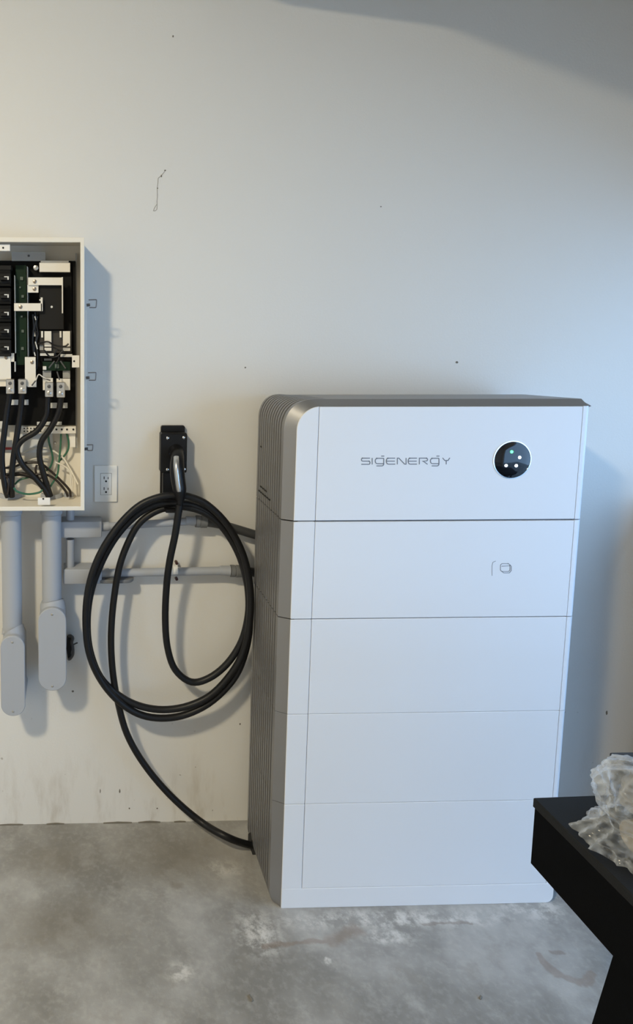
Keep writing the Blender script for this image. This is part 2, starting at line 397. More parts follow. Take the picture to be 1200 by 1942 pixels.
# slots and cover on the ribbed side
for z, a, b in ((1.243, .215, .225), (1.128, .150, .218), (1.112, .120, .232)):
    bm = new(); box(bm, -.0286, -.024, YF+a, YF+b, z, z+.004); obj('vent_slot', bm, M['hole'], inv, smooth=False)
# logo strokes
cs = .3; V0 = lambda cx, cy: aty(670+cx*cs, 820+cy*cs, YF)
def stroke(name, pts, parent, w=.0022, closed=False, f=V0, y=YF+.0006):
    bm = new(); 
    for pl in pts: ribbon(bm, [(f(*q).x, f(*q).z) for q in pl], w, y, .0005, closed)
    return obj(name, bm, M['logo'], parent, smooth=False)
def arcp(cx, cy, rx, ry, a0, a1, k=6): return [(cx+rx*math.cos(math.radians(a0+(a1-a0)*i/k)), cy-ry*math.sin(math.radians(a0+(a1-a0)*i/k))) for i in range(k+1)]
def S_(x): return [[(x+55, 163), (x+8, 163)]+arcp(x+8, 172.5, 7, 9.5, 90, 270)+[(x+48, 182)]+arcp(x+48, 192, 7, 10, 90, -90)+[(x, 202)]]
def G_(x): return [arcp(x+10, 172, 10, 9, 90, 180)[::-1][0:0]+[(x+54, 164), (x+12, 164)]+arcp(x+12, 181, 12, 17, 90, 270)+[(x+54, 198)], [(x+54, 164), (x+54, 198)]+arcp(x+42, 199, 12, 13, 0, -90)+[(x+8, 212)], [(x+38, 150), (x+57, 150)]]
def E_(x): return [[(x+56, 163), (x+12, 163)]+arcp(x+12, 182, 12, 19, 90, 270)+[(x+56, 201)], [(x+2, 182), (x+54, 182)]]
def N_(x): return [[(x, 202), (x, 163), (x+10, 163), (x+46, 201), (x+55, 201), (x+55, 162)]]
def R_(x): return [[(x, 202), (x, 163), (x+44, 163)]+arcp(x+44, 172, 8, 9, 90, -90)+[(x+20, 182), (x+30, 186), (x+52, 202)]]
def Y_(x): return [[(x, 162), (x+14, 178), (x+34, 178), (x+46, 161)], [(x+23, 178), (x+23, 202)]]
for nm, pts in (('logo_letter', S_(50)), ('logo_letter', [[(119, 162), (119, 203)]]), ('logo_letter', G_(138)), ('logo_letter', E_(208)), ('logo_letter', N_(278)), ('logo_letter', E_(346)), ('logo_letter', R_(417)), ('logo_letter', G_(487)), ('logo_letter', Y_(564))):
    stroke(nm, pts, inv)
# card icon
V1 = lambda u, v: aty(u, v, YF)
bm = new()
def rr_px(u0, v0, u1, v1, r): return [(u0+r, v0), (u1-r, v0)]+arcp(u1-r, v0+r, r, r, 90, 0, 4)+arcp(u1-r, v1-r, r, r, 0, -90, 4)+arcp(u0+r, v1-r, r, r, 270, 180, 4)+arcp(u0+r, v0+r, r, r, 180, 90, 4)
stroke('card_icon', [rr_px(949, 1069, 967, 1084, 4)+[(953, 1069)]], chg, .0013, f=V1)
stroke('card_icon', [[(951, 1074), (967, 1073)], [(967, 1071), (969.5, 1074), (969.5, 1082), (966, 1086.5), (955, 1086.5), (951, 1083)]], chg, .0013, f=V1)
stroke('card_slot', [[(933, 1092), (933, 1072), (934.5, 1066.5), (940, 1064)]], chg, .0009, f=V1)
# round status window
cc = aty(971, 872, YF); Rl = .0482; cx, cz = cc.x, cc.z
def revolve(prof, n=48):
    bm = new(); rings = []
    for r, y in prof:
        rings.append([bm.verts.new((cx+r*math.cos(2*math.pi*k/n), YF+y, cz+r*math.sin(2*math.pi*k/n))) for k in range(n)] if r > 1e-5 else [bm.verts.new((cx, YF+y, cz))])
    for a, b in zip(rings, rings[1:]):
        for k in range(n):
            q = (a[k], a[(k+1) % n]) + ((b[(k+1) % n], b[k]) if len(b) > 1 else (b[0],)); bm.faces.new(q)
    return bm
obj('status_rim', revolve([(Rl+.0014, .0012), (Rl+.0014, -.0008), (Rl-.0008, -.0010), (Rl-.0010, .0008)]), M['chrome'], inv, label='thin bright ring')
obj('status_window', revolve([(Rl-.0006, -.0002), (Rl-.004, -.0012), (Rl*.8, -.0034), (Rl*.6, -.0054), (Rl*.4, -.0066), (Rl*.2, -.0074), (0, -.0076)]), M['lens'], inv, label='glossy black domed round window')
for u, v, r, mm in ((967, 856, .0040, 'led_green'), (981.5, 866.5, .0042, 'white_dot'), (956.5, 882, .0040, 'white_dot'), (975, 882, .0042, 'white_dot')):  # green LED and three small white glowing dots
    c = aty(u, v, YF); dd = math.hypot(c.x-cx, c.z-cz)/Rl
    yy = YF-.0078*max(0, 1-dd*dd)-.0004
    bm = new(); prism(bm, [(c.x+r*math.cos(k*math.pi/8), c.z+r*math.sin(k*math.pi/8)) for k in range(16)], 'y', yy-.0004, yy+.004); obj('window_dot', bm, M[mm], inv)
# dark cable entry at the rear foot
bm = new(); prism(bm, [(YF+.185, 0.001), (YF+.238, .001), (YF+.238, .026), (YF+.212, .052)], 'x', -.0292, -.020)
obj('cable_entry', bm, M['hole'], stack, smooth=False)

# ------------------------------------------------------------------ breaker panel
def pbox(bm, u0, v0, u1, v1, y, th, bev=0):
    a = aty(u0, v0, y); b = aty(u1, v1, y); box(bm, min(a.x, b.x), max(a.x, b.x), y, y+th, min(a.z, b.z), max(a.z, b.z), bev)
def PB(*a, **k):
    bm = new(); pbox(bm, *a, **k); return bm
xr, xl, zt_, zb_, yfP = -.5375, -.985, 1.827, 1.073, -.150
panel = thing('breaker_panel', 'open off-white breaker panel with exposed breakers, bus bars and wires on wall', 'electrical panel', ((xl+xr)/2, -.07, zb_))
bm = new(); w = .0035
box(bm, xl, xr, -.006, -.001, zb_, zt_); box(bm, xr-w, xr, yfP, -.006, zb_, zt_); box(bm, xl, xl+w, yfP, -.006, zb_, zt_)
box(bm, xl+w, xr-w, yfP, -.006, zt_-w, zt_); box(bm, xl+w, xr-w, yfP, -.006, zb_, zb_+w)
obj('enclosure', bm, M['enclosure'], panel, smooth=False)
bm = new()
box(bm, xr-.0105, xr+.0006, yfP-.0022, yfP, zb_-.0006, zt_+.0006, .0008); box(bm, xl-.0006, xl+.0105, yfP-.0022, yfP, zb_-.0006, zt_+.0006, .0008)
box(bm, xl, xr, yfP-.0020, yfP+.0002, zt_-.0125, zt_+.0006, .0008); box(bm, xl, xr, yfP-.0020, yfP+.0002, zb_-.0006, zb_+.0115, .0008)
obj('front_lip', bm, M['enclosure'], panel)
bm = new(); pbox(bm, 161.5, 588, 164.5, 858, -.128, .002); obj('hinge_strip', bm, M['enclosure_edge'], panel, smooth=False)
for u, v in ((175, 576), (174, 714), (170, 849)):
    c = aty(u, v, -.128); a = .0105 if v < 800 else .008
    bm = new(); tube(bm, [c+Vector(q)*1 for q in ((-a, 0, a), (a*.9, 0, a*1.05), (a*1.1, 0, a*.8), (a, 0, -a*.8), (a*.7, 0, -a), (-a*.8, 0, -a))], .0015, 3, 8)
    h = obj('hinge_loop', bm, M['hinge'], panel)
    bm = new(); cyl(bm, c+Vector((-.016, 0, -.004)), c+Vector((-a*.6, 0, -.003)), .0042, 10); obj('hinge_pin', bm, M['clamp'], panel)
# black interior carrier and boards
obj('carrier_plate', PB(-60, 494, 143.5, 806, -.040, .008), M['board_black'], panel, smooth=False)
bm = new(); pbox(bm, 138, 496, 144, 700, -.052, .012); obj('carrier_side', bm, M['board_black'], panel, smooth=False)
obj('side_channel', PB(143, 480, 146.5, 850, -.030, .02), M['grey_zinc'], panel, smooth=False)
obj('mounting_plate', PB(22, 478, 86, 495, -.055, .006), M['grey_zinc'], panel, smooth=False)
def screw(u, v, y, r, parent, name='screw', mm='steel'):
    c = aty(u, v, y); bm = new()
    loft(bm, [c+Vector((0, .003, 0)), c+Vector((0, -.0012, 0)), c+Vector((0, -.0022, 0))], [r, r, r*.6], 12)
    s = obj(name, bm, M[mm], parent); return s
screw(54.5, 485, -.056, .0030, panel, mm='clamp')
def tab(u0, v0, u1, v1, y, hu=None, hv=None):
    t_ = obj('mounting_tab', PB(u0, v0, u1, v1, y, .0022, bev=.0007), M['enclosure_edge'], panel)
    if hu:
        c = aty(hu, hv, y); bm = new(); cyl(bm, c+Vector((0, .001, 0)), c+Vector((0, -.0006, 0)), .0028, 12); obj('hole', bm, M['hole'], t_)
tab(-14, 463, 19, 476, -.140, 6, 470); tab(136.5, 674, 150.5, 697, -.125, 140.5, 685); tab(71.5, 944, 95, 958, -.138, 82, 946)
# breakers
for col_ in (0, 1):
    du = -62*col_
    for k, v in enumerate((527.5, 561.5, 595, 628, 660.5)):
        br = obj('breaker', PB(-19+du, v-16, 20.5+du, v+15.5, -.098, .056, bev=.0015), M['board_grey' if k == 4 else 'board_black'], panel)
        bm = new(); pbox(bm, -17+du, v-9, 20+du, v+9, -.101, .004, bev=.001); obj('breaker_face', bm, M['board_grey'], br)
        bm = new(); a = aty(9+du, v+1, -.101); prism(bm, [(a.y-.013, a.z-.004), (a.y-.013, a.z+.003), (a.y+.002, a.z+.0065), (a.y+.002, a.z-.0075)], 'x', a.x-.010, a.x+.008, ); obj('toggle', bm, M['black_plastic'], br)
        bm = new(); pbox(bm, 8+du, v-3.5, 15+du, v-1.8, -.1145, .001); pbox(bm, 14+du, v-3.5, 16.5+du, v+3, -.1145, .001); obj('toggle_highlight', bm, M['rail'], br, smooth=False)  # white strips stand in for the highlight on the black toggle
obj('breaker_cap', PB(-60, 503, 21, 512, -.098, .05, bev=.001), M['board_grey'], panel)
# green control board with white guide rails
pcb = obj('control_board', PB(29.5, 503, 51, 692, -.066, .003), M['pcb'], panel, smooth=False)
for u, v, a in ((41, 528, 3), (43, 562, 2.4), (43, 628, 2.4), (42.5, 661, 2.6), (41, 600, 1.8), (38, 545, 1.5)):
    bm = new(); pbox(bm, u-a, v-a*1.1, u+a, v+a*1.1, -.071, .006, bev=.0005); obj('connector', bm, M['pcb_part'], pcb, smooth=False)
obj('guide_rail', PB(27.2, 522, 29.2, 670, -.090, .05), M['rail'], panel, smooth=False)
obj('guide_rail', PB(51.2, 505, 53.0, 677, -.090, .05), M['rail'], panel, smooth=False)
obj('guide_rail', PB(27.5, 686, 29.2, 705, -.085, .02), M['rail'], panel, smooth=False)
# metering block, brackets and bars
mb = obj('meter_block', PB(74, 541, 121, 625, -.080, .04, bev=.0015), M['board_grey'], panel)
c = aty(98, 582, -.080); bm = new(); cyl(bm, c+Vector((0, .001, 0)), c+Vector((0, -.001, 0)), .0032, 14); obj('indicator_dot', bm, M['rail'], mb)
obj('terminal_block', PB(75, 627, 136, 669, -.064, .02), mat('terminal_grey', (.035, .032, .030), .6), panel, smooth=False)
for pts in ([(66, 592), (68, 606), (66, 622), (69, 640), (65, 660), (67, 690)], [(71, 600), (69, 615), (72, 634), (68, 652), (71, 672), (69, 700)], [(62, 596), (64, 620), (62, 645), (64, 672)], [(72, 652), (90, 648), (104, 655), (122, 657), (130, 652)], [(108, 662), (104, 672), (112, 678), (106, 690)], [(84, 664), (94, 676), (108, 676), (120, 664)]):
    bm = new(); tube(bm, [aty(u, v, -.086 if u > 72 else -.074) for u, v in pts], .0024, 5, 8); obj('sense_lead', bm, M['cable'], panel)
for u, v in ((66, 600), (67, 648), (69, 655), (65, 668)):
    bm = new(); cyl(bm, aty(u, v, -.078), aty(u+2, v+7, -.078), .0016, 8); obj('wire_marker', bm, M['rail'], panel)
obj('meter_base', PB(72, 515, 136, 668, -.050, .01), M['board_black'], panel, smooth=False)
def bar(rects, y, scr=(), name='bus_bar', th=.003):
    bm = new()
    for r in rects: pbox(bm, *r, y, th, bev=.0006)
    b_ = obj(name, bm, M['tin'], panel)
    for u, v in scr: screw(u, v, y, .0056, b_, mm='bronze')
    return b_
bar([(74.5, 498, 133, 516)], -.070, name='cover_block', th=.028)
obj('cover_edge', PB(77, 494.5, 130, 498.5, -.060, .02), M['tin'], panel, smooth=False)
screw(68, 508, -.062, .0072, panel); 
bar([(53, 526, 118, 541)], -.094, [(66, 534)]); bar([(52, 540, 73, 555)], -.088, [(65.5, 548)])
obj('bus_bar_end', PB(117, 525.5, 119.4, 594, -.098, .016), M['tin'], panel, smooth=False)
bar([(26.5, 575, 80, 590), (77, 564, 81, 590)], -.094, [(39, 582)])
obj('bus_bar_hook', PB(74.5, 567.5, 79, 570, -.092, .003), M['tin'], panel, smooth=False)
for u0, u1 in ((84, 97.5), (119, 133)):
    bar([(u0, 628, u1, 657.5), (u0+.3, 659.5, u1, 665.5)], -.075, name='terminal_blade', th=.01)
    obj('clip', PB(u0-6, 628, u0-2.5, 640, -.078, .008), M['tin'], panel, smooth=False)
obj('clip', PB(64, 628, 69, 638, -.070, .006), M['tin'], panel, smooth=False)
obj('clip', PB(75, 655, 82, 664, -.066, .006), M['grey_zinc'], panel, smooth=False)
for r in ((76, 670, 102, 674.8), (114.5, 671.5, 137, 677)): obj('label_strip', PB(*r, -.072, .003), M['label'], panel, smooth=False)
for r, mm in (((20, 758, 54, 768), 'label'), ((94, 764, 128, 774), 'label'), ((70, 800, 117, 806), 'label'), ((84, 680, 98, 684), 'grey_zinc'), ((-2, 799, 5, 813), 'label'), ((8, 835, 23.5, 859), 'label'), ((47, 700, 52, 706), 'clip' if False else 'grey_zinc')):
    obj('label_sticker', PB(*r, -.046, .003), M[mm], panel, smooth=False)
obj('red_stripe', PB(8, 848.5, 22.5, 853, -.0475, .002), M['red'], panel, smooth=False)
tb = obj('terminal_board', PB(81, 686, 133, 703, -.074, .003), M['pcb'], panel, smooth=False)
for u, v, a in ((84.5, 698, 3.4), (108, 694.5, 4), ): obj('connector', PB(u-a, v-a, u+a, v+a, -.079, .006, bev=.0004), M['rail' if u < 90 else 'pcb_part'], tb, smooth=False)
for r in ((81, 703, 97, 717), (119, 703, 133, 717)): obj('board_support', PB(*r, -.066, .02), M['grey_zinc'], panel, smooth=False)
bar([(-18, 670, 20.8, 720)], -.088, [(12, 678)]); obj('bus_bar_edge', PB(20.8, 670, 27, 686, -.085, .004), M['tin'], panel, smooth=False)
bar([(47, 677, 68, 733)], -.086, [(61, 687)]); bar([(52, 719.5, 69, 734)], -.089)
bar([(-16, 718, 27, 733)], -.078); bar([(81, 717, 100.5, 740)], -.078); bar([(107, 718, 133, 740)], -.078)
# lugs and supply cables
LUG = ((19, 719, 747), (42, 719, 747), (93, 725, 753), (115, 725, 754))
for u, v0, v1 in LUG:
    lg = obj('cable_lug', PB(u-8, v0, u+8, v1, -.104, .03, bev=.0015), M['steel'], panel)
    screw(u, v0+8, -.105, .0052, lg, 'bolt', 'clamp'); screw(u, v1-7.5, -.105, .0062, lg, 'bolt')
def c2(cx_, cy_, y): return aty(.1751*cx_, 640+.1751*cy_, y)
def wires(pts, r, mm, name, ys):
    k = len(pts); bm = new(); tube(bm, [c2(p[0], p[1], ys[0]+(ys[1]-ys[0])*i/(k-1)) for i, p in enumerate(pts)], r, 5, 12)
    return obj(name, bm, M[mm], panel)
R0 = .0088
wires([(105, 600), (95, 680), (75, 800), (50, 1000), (22, 1250), (30, 1450), (60, 1650), (85, 1725)], R0, 'cable', 'supply_cable', (-.09, -.060))
wires([(238, 600), (232, 680), (222, 800), (185, 1050), (145, 1300), (128, 1500), (128, 1650), (130, 1725)], R0, 'cable', 'supply_cable', (-.09, -.058))
wires([(525, 600), (515, 700), (500, 850), (400, 1010), (245, 1110), (185, 1215), (240, 1370), (370, 1510), (480, 1640), (525, 1720)], R0, 'cable', 'supply_cable', (-.09, -.062))
wires([(658, 600), (655, 690), (630, 820), (545, 990), (448, 1130), (428, 1290), (470, 1470), (515, 1620), (545, 1720)], R0, 'cable', 'supply_cable', (-.092, -.055))
for pts, ys in (([(-40, 1540), (60, 1500), (200, 1470), (320, 1490), (480, 1480), (600, 1540), (700, 1650), (735, 1725)], (-.04, -.055)),
                ([(40, 1415), (150, 1400), (270, 1360), (430, 1362), (540, 1440), (660, 1550), (750, 1650), (765, 1725)], (-.03, -.05)),
                ([(400, 1380), (385, 1440), (420, 1520), (500, 1500)], (-.03, -.04)), ([(40, 1490), (90, 1530), (90, 1640), (80, 1700)], (-.07, -.07))):
    wires(pts, .0036, 'brown_wire', 'branch_wire', ys)
wires([(-30, 1500), (80, 1490), (250, 1480), (380, 1530), (470, 1600)], .0062, 'cable', 'branch_wire', (-.03, -.045))
for pts, ys in (([(520, 1030), (530, 1130), (562, 1250), (570, 1330), (540, 1410), (500, 1440)], (-.035, -.03)), ([(662, 1030), (655, 1180), (640, 1330), (622, 1480), (560, 1590), (530, 1640)], (-.04, -.05)),
                ([(720, 1030), (742, 1130), (735, 1220), (680, 1300), (640, 1340)], (-.04, -.03)), ([(150, 1630), (190, 1670), (300, 1697), (420, 1680), (460, 1650)], (-.09, -.075)), ([(160, 1590), (220, 1540), (330, 1510)], (-.03, -.03))):
    wires(pts, .0030, 'green_wire', 'ground_wire', ys)
for pts, ys in (([(560, 1220), (680, 1300), (745, 1400), (800, 1500), (845, 1590)], (-.03, -.06)), ([(600, 1350), (690, 1390), (750, 1440), (785, 1530), (780, 1660)], (-.05, -.05)), ([(240, 1250), (350, 1205), (500, 1200), (600, 1240), (700, 1330), (760, 1460), (770, 1640)], (-.02, -.045)), ([(60, 1400), (200, 1370), (330, 1325), (420, 1310), (520, 1320)], (-.02, -.02))):
    wires(pts, .0025, 'white_wire', 'neutral_wire', ys)
bm = new(); tube(bm, [c2(345, 520, -.094), c2(385, 470, -.098), c2(418, 402, -.10), c2(470, 432, -.10), c2(545, 465, -.1)], .0016, 5, 8); obj('sense_wire', bm, M['white_wire'], panel)
for a, b_ in (((590, 255), (530, 330)), ((655, 255), (710, 335)), ((618, 370), (645, 460)), ((470, 440), (545, 465)), ((345, 520), (385, 470))):
    bm = new(); cyl(bm, c2(*a, -.098), c2(*b_, -.102), .0021, 10); obj('crimp_terminal', bm, M['clamp'], panel)
tbar = obj('neutral_bar', PB(37, 809, 144, 822.5, -.050, .014, bev=.001), M['tin'], panel)
for i in range(6):
    for v in (812.5, 818):
        c = aty(46+i*6.2, v, -.051); bm = new(); cyl(bm, c+Vector((0, .004, 0)), c+Vector((0, -.0007, 0)), .0022, 8); obj('screw_hole', bm, M['hole'], tbar)
for u in (107, 117, 127, 139):
    c = aty(u, 814.5, -.051); bm = new(); cyl(bm, c+Vector((0, .004, 0)), c+Vector((0, -.0007, 0)), .0030, 10); obj('screw_hole', bm, M['hole'], tbar)
obj('bar_bracket', PB(131, 823, 143, 848, -.036, .004), M['enclosure_edge'], panel, smooth=False)
obj('bar_bracket', PB(26, 806, 100, 858, -.022, .004), M['label'], panel, smooth=False)
screw(104.5, 840, -.010, .0035, panel)
for u, r in ((20, .034), (98, .034), (130, .0150)):                 # conduit bushings in the panel floor
    c = atz(u, 940, zb_+.006); c.y = max(c.y, -.062) if u < 120 else c.y; bm = new(); prof = [(r*.72, .0), (r*.72, .010), (r*.92, .012), (r, .006), (r, -.003)]
    rings = [[bm.verts.new((c.x+q*math.cos(k*math.pi/16), c.y+q*math.sin(k*math.pi/16), zb_+.0035+h)) for k in range(32)] for q, h in prof]
    for a, b_ in zip(rings, rings[1:]):
        for k in range(32): bm.faces.new((a[k], a[(k+1) % 32], b_[(k+1) % 32], b_[k]))
    obj('conduit_bushing', bm, M['pvc'], panel)

# ------------------------------------------------------------------ conduits
def conduit_drop(ua, ub, vtop, vc, cov, label, y=-.075):
    a, b = aty(ua, 1050, y), aty(ub, 1050, y); cx_, r = (a.x+b.x)/2, (b.x-a.x)/2
    zt2 = zb_-.0008; zc = aty(ua, vc, y).z
    t = thing('conduit_drop', label, 'conduit', (cx_, y, aty(ua, cov[3], y).z), 'vertical grey conduits under the panel')
    bm = new(); cyl(bm, (cx_, y, zt2), (cx_, y, zc-.01), r, 32); obj('pipe', bm, M['pvc'], t)
    bm = new(); loft(bm, [(cx_, y, zt2-.001), (cx_, y, zt2-.028), (cx_, y, zt2-.031)], [r+.0035, r+.0035, r], 32); obj('terminal_adapter', bm, M['pvc'], t)
    yc = -.132; p0, p1 = aty(cov[0], cov[1], yc), aty(cov[2], cov[3], yc); rw = (p1.x-p0.x)/2; mx_ = (p0.x+p1.x)/2
    bm = new(); loft(bm, [(cx_, y, zc+.002), (cx_, y, zc), (mx_, y-.004, p0.z-.012), (mx_, y-.006, p0.z-.05)], [r+.001, r+.006, rw*.93, rw*.93], 32); obj('hub', bm, M['pvc'], t)
    shape = rrect(mx_-rw*.94, mx_+rw*.94, p1.z+.002, p0.z-.002, rw*.90, 10)
    bm = new(); prism(bm, shape, 'y', -.1265, -.035, .004); obj('elbow_body', bm, M['pvc'], t)
    bm = new(); cyl(bm, (mx_, -.04, p1.z+rw*1.05), (mx_, -.001, p1.z+rw*1.05), r+.004, 32); obj('rear_hub', bm, M['pvc'], t)
    bm = new(); prism(bm, rrect(mx_-rw, mx_+rw, p1.z, p0.z, rw*.97, 12), 'y', yc, -.1265, .0018); cv = obj('cover_plate', bm, M['pvc'], t)
    for zz in (p0.z-.018, p1.z+.015):
        bm = new(); c = Vector((mx_, yc, zz)); loft(bm, [c+Vector((0, .002, 0)), c+Vector((0, -.001, 0)), c+Vector((0, -.0018, 0))], [.0036, .0036, .002], 12); obj('screw', bm, M['steel'], cv)
    return t
conduit_drop(3, 41, 968, 1193, (0, 1207, 48, 1358), 'grey vertical conduit with lower-hanging oval elbow cover at photo left edge')
conduit_drop(79.5, 116.5, 968, 1140, (72, 1154, 126, 1310), 'grey vertical conduit ending in oval elbow cover beside the coiled cable')
def small_fit(t, u0, v0, u1, v1, y, tilt=0):
    a, b = aty(u0, v0, y), aty(u1, v1, y)
    bm = new(); box(bm, a.x, b.x, y, -.004, b.z, a.z, .004, 2); return obj('elbow_body', bm, M['pvc'], t)
YS = -.052
def hrun(name, label, body, pipe, nut, drop, end):
    b0 = aty(body[0], (body[1]+body[3])/2, YS)
    t = thing(name, label, 'conduit', (b0.x, -.03, b0.z-.02))
    small_fit(t, *body, YS-.012)
    pa, pb = aty(pipe[0], pipe[1], -.038), aty(pipe[2], pipe[3], -.038)
    bm = new(); cyl(bm, pa, pb, pipe[4], 24); obj('pipe', bm, M['pvc'], t)
    d = (pb-pa).normalized(); bm = new(); cyl(bm, pa-d*.004, pa+d*.022, pipe[4]+.0022, 24); obj('hub', bm, M['pvc'], t)
    na, nb = aty(nut[0], nut[1], -.038), aty(nut[2], nut[3], -.038); L = (nb-na)
    bm = new(); loft(bm, [na-L*.9, na-L*.05, na-L*.04], [pipe[4]+.0015, pipe[4]+.003, pipe[4]], 24); obj('coupling', bm, M['pvc'], t)
    bm = new(); loft(bm, [na, na+L*.35, na+L*.38, na+L*.45, na+L*.48, nb], [.0185, .0185, .0165, .0165, .019, .018], 12); obj('compression_nut', bm, M['pvc_dark'], t)
    for dr in drop:
        p, q = aty(dr[0], dr[1], -.038), aty(dr[0], dr[2], -.038); bm = new(); cyl(bm, p, q, dr[3], 24); obj('pipe', bm, M['pvc'], t)
    bm = new(); tube(bm, [nb-L*.1]+[aty(u, v, y) for u, v, y in end], .0135, 6, 20); obj('flexible_tail', bm, M['flex'], t, label='dark flexible conduit tail')
    return t
hrun('conduit_run', 'upper horizontal grey conduit with black flexible tail behind top of cable coil', (115, 990, 193, 1020), (193, 999, 372, 988, .0115), (371, 988.5, 392, 990), [(133, 966, 1000, .0125)],
     [(415, 994, -.037), (450, 1004, -.034), (480, 1013, -.033), (500, 1018, -.033), (530, 1024, -.033)])
t2 = hrun('conduit_run', 'lower horizontal grey conduit crossing behind the hanging cable loop', (120, 1080, 193, 1108), (193, 1087, 436, 1082, .0125), (437, 1082.5, 459, 1083.5), [(133, 1022, 1086, .0125)],
     [(468, 1084, -.036), (485, 1086, -.034), (505, 1089, -.033), (530, 1092, -.033)])
bm = new(); a, b_ = aty(180, 1099, -.075), aty(255, 1110, -.075)
pts = [(x, y) for x, y in rrect(a.x, b_.x, -.0665, -.012, .026, 8)]; prism(bm, pts, 'z', b_.z+.002, a.z-.006, .002); obj('loose_cover', bm, M['pvc_dark'], t2, label='oval conduit cover left open')
bm = new(); q = aty(332, 1081, -.038); loft(bm, [q+Vector((-.007, 0, 0)), q+Vector((.007, 0, 0))], .0150, 24); st_ = thing('pipe_strap', 'clear plastic strap with two dark screws holding lower conduit', 'pipe strap', (q.x, -.02, q.z-.02)); obj('band', bm, M['rail'], st_)
for v in (1066, 1096):
    c = aty(334, v, -.006); bm = new(); cyl(bm, c+Vector((0, .006, 0)), c+Vector((0, -.012, 0)), .0045, 12); obj('screw', bm, mat('rust_screw', (.05, .015, .012), .5), st_)
    c = aty(334, v, -.004); 
    bm = new(); box(bm, c.x-.008, c.x+.008, -.006, -.001, min(c.z, q.z)+.002, max(c.z, q.z), 0); obj('strap_foot', bm, M['rail'], st_, smooth=False)
# dark clip beside the right elbow
ck = thing('wall_clip', 'small dark grey hooked metal clip on wall beside oval elbow cover', 'clip', (aty(136, 1228, -.02).x, -.01, aty(136, 1250, -.02).z))
bm = new(); tube(bm, [aty(u, v, y) for u, v, y in ((131, 1206, -.002), (134, 1206, -.022), (138, 1210, -.026), (136, 1218, -.024), (138, 1228, -.026), (138, 1240, -.024), (134, 1248, -.018), (131, 1250, -.002))], [.0045]*50 if False else .0048, 5, 10); obj('hook', bm, M['clamp'], ck)
bm = new(); tube(bm, [aty(137, 1224, -.022), aty(142, 1221, -.024), aty(147, 1219, -.022)], .0022, 4, 8); obj('prong', bm, M['clamp'], ck)
bm = new(); prism(bm, [(aty(u, v, -.001).x, aty(u, v, -.001).z) for u, v in ((127, 1206), (134, 1204), (136, 1225), (134, 1246), (129, 1250), (126, 1230))], 'y', -.003, .0005); obj('backing', bm, M['hole'], ck, smooth=False)

# ------------------------------------------------------------------ outlet
pa, pb = aty(178.5, 883, -.006), aty(222.5, 952.5, -.006)
ot = thing('wall_outlet', 'white duplex wall outlet with square cover plate beside the panel', 'outlet', ((pa.x+pb.x)/2, -.003, pb.z))
bm = new(); prism(bm, rrect(pa.x, pb.x, pb.z, pa.z, .003, 3), 'y', -.006, -.0005, .002); obj('cover_plate', bm, M['ivory'], ot)
ia, ib = aty(191, 898, -.0075), aty(211, 938.5, -.0075)
bm = new(); box(bm, ia.x-.0008, ib.x+.0008, -.0063, -.003, ib.z-.0008, ia.z+.0008); obj('insert_gap', bm, M['scuff'], ot, smooth=False)
bm = new(); box(bm, ia.x, ib.x, -.0082, -.003, ib.z, ia.z, .0010, 2); rc = obj('receptacle', bm, M['ivory'], ot)
mxo = (ia.x+ib.x)/2
for zc in (ia.z-.0165, ib.z+.0165):
    for dx, hh in ((-.0060, .0085), (.0062, .0068)):
        obj('slot', B1(mxo+dx-.0011, mxo+dx+.0011, -.0087, -.007, zc-.001, zc-.001+hh), M['hole'], rc, smooth=False)
    bm = new(); cyl(bm, (mxo, -.007, zc-.0075), (mxo, -.0087, zc-.0075), .0031, 12); obj('ground_hole', bm, M['hole'], rc)
obj('test_button', B1(mxo-.006, mxo+.006, -.0087, -.007, (ia.z+ib.z)/2-.0015, (ia.z+ib.z)/2+.0015), M['ivory'], rc, smooth=False)
for zz in (pa.z-.007, pb.z+.007):
    bm = new(); cyl(bm, (mxo, -.004, zz), (mxo, -.0068, zz), .0022, 12); obj('screw', bm, M['ivory'], ot)

# ------------------------------------------------------------------ charging cable and holster
hs = thing('charger_holster', 'black wall holster with four silver screws holding the charging plug', 'holster', (aty(328, 900, -.02).x, -.01, aty(328, 965, -.02).z))
bm = new(); a, b_ = aty(305.5, 807.5, -.016), aty(348.5, 966, -.016); prism(bm, rrect(a.x, b_.x, b_.z, a.z, .006, 4), 'y', -.016, -.001, .0015); obj('back_plate', bm, M['black_plastic'], hs)
bm = new(); a, b_ = aty(305, 822, -.052), aty(354, 897, -.052); prism(bm, rrect(a.x, b_.x, b_.z, a.z, .005, 4), 'y', -.052, -.014, .0025); obj('housing', bm, M['black_plastic'], hs)
bm = new(); a, b_ = aty(309, 895, -.045), aty(350, 965, -.045); prism(bm, rrect(a.x, b_.x, b_.z, a.z, .008, 4), 'y', -.045, -.014, .0025); obj('cradle', bm, M['black_plastic'], hs)
bm = new(); a, b_ = aty(314, 967, -.118), aty(346, 973, -.118); box(bm, a.x, b_.x, -.118, -.02, b_.z, a.z, .002); obj('hook', bm, M['black_plastic'], hs)
for u, v in ((318, 831), (348.5, 830), (317.5, 890.5), (349.5, 890)): screw(u, v, -.0525, .0044, hs, 'screw', 'chrome')
bm = new(); a = aty(336, 862, -.075); loft(bm, [a+Vector((0, .03, .004)), a+Vector((0, .0, .0))], [.024, .020], 20); obj('socket', bm, M['black_plastic'], hs)
plug = thing('charging_cable', 'thick black charging cable coiled on wall with silver-faced plug, tail running to floor', 'cable', (aty(330, 1150, -.03).x, -.03, aty(330, 1365, -.03).z))
